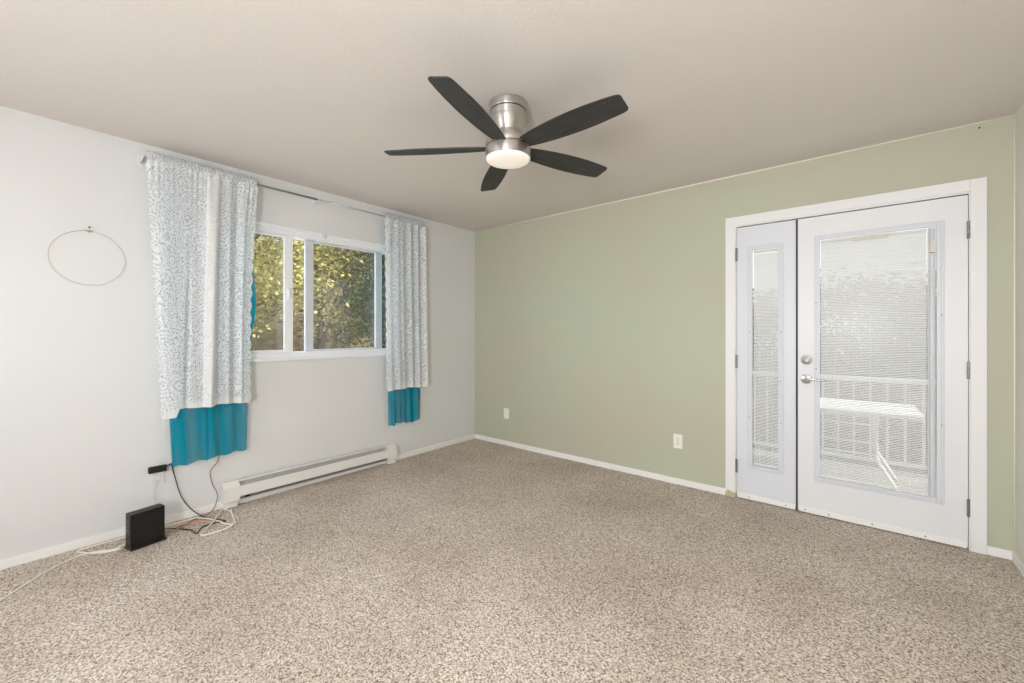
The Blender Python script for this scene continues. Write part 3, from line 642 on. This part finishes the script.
# ------------------------------------------------------------------ outside: deck
struct(obj('deck', (lambda bm: ([box(bm, 1.2, 5.6, .16 + i * .142, .16 + i * .142 + .136, -.24, -.2, .003) for i in range(16)], bm)[1])(bmesh.new()), 'deck'), 'outdoor deck of boards')
rl = thing('deck_railing', 'white metal railing with thin upright balusters at the deck edge', 'railing', (3.4, 2.34, -.2))
obj('top_rail', B((1.2, 5.6, 2.31, 2.37, .73, .775), bev=.006), 'white_metal', rl)
obj('bottom_rail', B((1.2, 5.6, 2.32, 2.36, -.12, -.09), bev=.004), 'white_metal', rl)
x = 1.3
while x < 5.55: obj('baluster', B((x - .01, x + .01, 2.33, 2.35, -.09, .73)), 'white_metal', rl); x += .135
for x in (1.22, 3.05, 5.56): obj('post', B((x - .03, x + .03, 2.31, 2.37, -.2, .73)), 'white_metal', rl)
tb = thing('folding_table', 'white plastic folding table standing on the deck behind the glass door', 'table', (3.42, 1.75, -.2))
obj('table_top', B((2.95, 3.92, 1.40, 2.12, .495, .54), bev=.012), 'table_plastic', tb)
for y in (1.50, 2.02):
    bm = bmesh.new(); tube(bm, smooth_path([(3.15, y, .495), (3.15, y, .15), (3.08, y, -.2)], 6), .014, 8); tube(bm, smooth_path([(3.62, y, .495), (3.62, y, .12), (3.66, y, .02), (3.78, y, -.2)], 6), .016, 8)
    tube(bm, [(3.15, y, .40), (3.62, y, .40)], .009, 8); tube(bm, [(3.13, y, .13), (3.62, y, .13)], .009, 8); obj('leg', bm, 'white_metal', tb, True)
for x in (3.15, 3.62): bm = bmesh.new(); tube(bm, [(x, 1.5, .16), (x, 2.02, .16)], .009, 8); obj('stretcher', bm, 'white_metal', tb, True)

# ------------------------------------------------------------------ outside: ground, bank and trees
bm = bmesh.new(); G = {}
xs = [-34 + i * .9 for i in range(60)]; ys = [-14 + j * .9 for j in range(56)]
def gz(x, y):
    z = -2.7
    if x < -2.5: z += min(9, (-x - 2.5) * .47)
    if y > 6: z += min(2.2, (y - 6) * .12)
    return z + .15 * math.sin(x * 1.3) * math.cos(y * .9)
for i, x in enumerate(xs):
    for j, y in enumerate(ys): G[i, j] = bm.verts.new((x, y, gz(x, y)))
for i in range(59):
    for j in range(55): bm.faces.new((G[i, j], G[i + 1, j], G[i + 1, j + 1], G[i, j + 1]))
struct(obj('ground', bm, 'ground', None, True), 'dry grassy ground and bank outside')
struct(obj('outer_wall', B((-T, XW + T, YN - T, T, -3.2, -.12)), 'siding'))
def tree(x, y, h, rad, mat, label, nleaf=5200, ls=.085, low=.25, seed=0):
    r = random.Random(seed); z0 = gz(x, y) - .1
    t = thing('tree', label, 'tree', (x, y, z0), 'trees outside the windows')
    bm = bmesh.new(); tips = []
    tr_ = [(x + .12 * math.sin(k * .9 + seed), y + .12 * math.cos(k * 1.3 + seed), z0 + h * .85 * k / 8) for k in range(9)]
    tube(bm, tr_, .1, 8, radii=[.15 * (1 - k / 9.5) for k in range(9)])
    for k in range(16):
        i = r.randint(2, 8); p = Vector(tr_[i]); a = r.uniform(0, 2 * PI); L = rad * r.uniform(.5, .95)
        q = p + Vector((math.cos(a) * L, math.sin(a) * L, L * r.uniform(.1, .6))); mid = (p + q) / 2 + Vector((0, 0, .12))
        tube(bm, [p, mid, q], .03, 5, radii=[.04, .025, .008]); tips += [q, mid]
    obj('trunk', bm, 'bark', t)
    V, F = [], []
    cl = [Vector((x, y, z0)) + Vector((r.gauss(0, rad * .48), r.gauss(0, rad * .48), h * (low + (1 - low) * r.random()))) for _ in range(60)] + tips
    for n in range(nleaf):
        c = r.choice(cl); p = c + Vector((r.gauss(0, .28), r.gauss(0, .28), r.gauss(0, .2)))
        d = Vector((r.gauss(0, 1), r.gauss(0, 1), r.gauss(-.3, .7))).normalized(); s = d.cross(Vector((r.gauss(0, 1), r.gauss(0, 1), r.gauss(0, 1)))).normalized()
        L = ls * r.uniform(.7, 1.4); i = len(V); V += [p, p + d * L * .5 + s * L * .3, p + d * L, p + d * L * .5 - s * L * .3]; F.append((i, i + 1, i + 2, i + 3))
    me = bpy.data.meshes.new('foliage'); me.from_pydata([v - Vector((x, y, z0)) for v in V], [], F); me.materials.append(M[mat])
    o = bpy.data.objects.new('foliage', me); COL.objects.link(o); o.parent = t
    return t
tree(-4.6, -1.0, 6.4, 1.4, 'leaf_yellow', 'yellow green tree seen through the left pane of the window', 9000, .075, .56, 1)
tree(-6.4, 1.2, 7.0, 1.3, 'leaf_yellow', 'yellow green tree seen through the middle of the window', 9000, .085, .56, 2)
tree(-4.8, 2.1, 6.5, .7, 'leaf_green', 'dark green tree seen at the right end of the window', 14000, .085, .05, 3)
tree(-8.5, 3.0, 8.0, 1.9, 'leaf_olive', 'olive tree on the bank seen through the large window pane', 11000, .10, .15, 4)
tree(-9.0, .2, 8.0, 2.0, 'leaf_olive', 'olive tree on the bank seen behind the left window pane', 11000, .10, .15, 5)
tree(-9.2, 6.0, 8.0, 2.0, 'leaf_green', 'dark green tree on the bank farthest right in the window', 9000, .11, .2, 6)
for i, (x, y) in enumerate(((1.2, 8.5), (3.2, 9.5), (5.2, 8.8), (7.2, 10.5), (-1.2, 10))):
    t = tree(x, y, 4.6, 1.7, 'leaf_olive', 'leafy tree beyond the deck railing, blurred by the door blinds', 11000, .12, .1, 20 + i)
    t['group'] = 'trees beyond the deck railing'
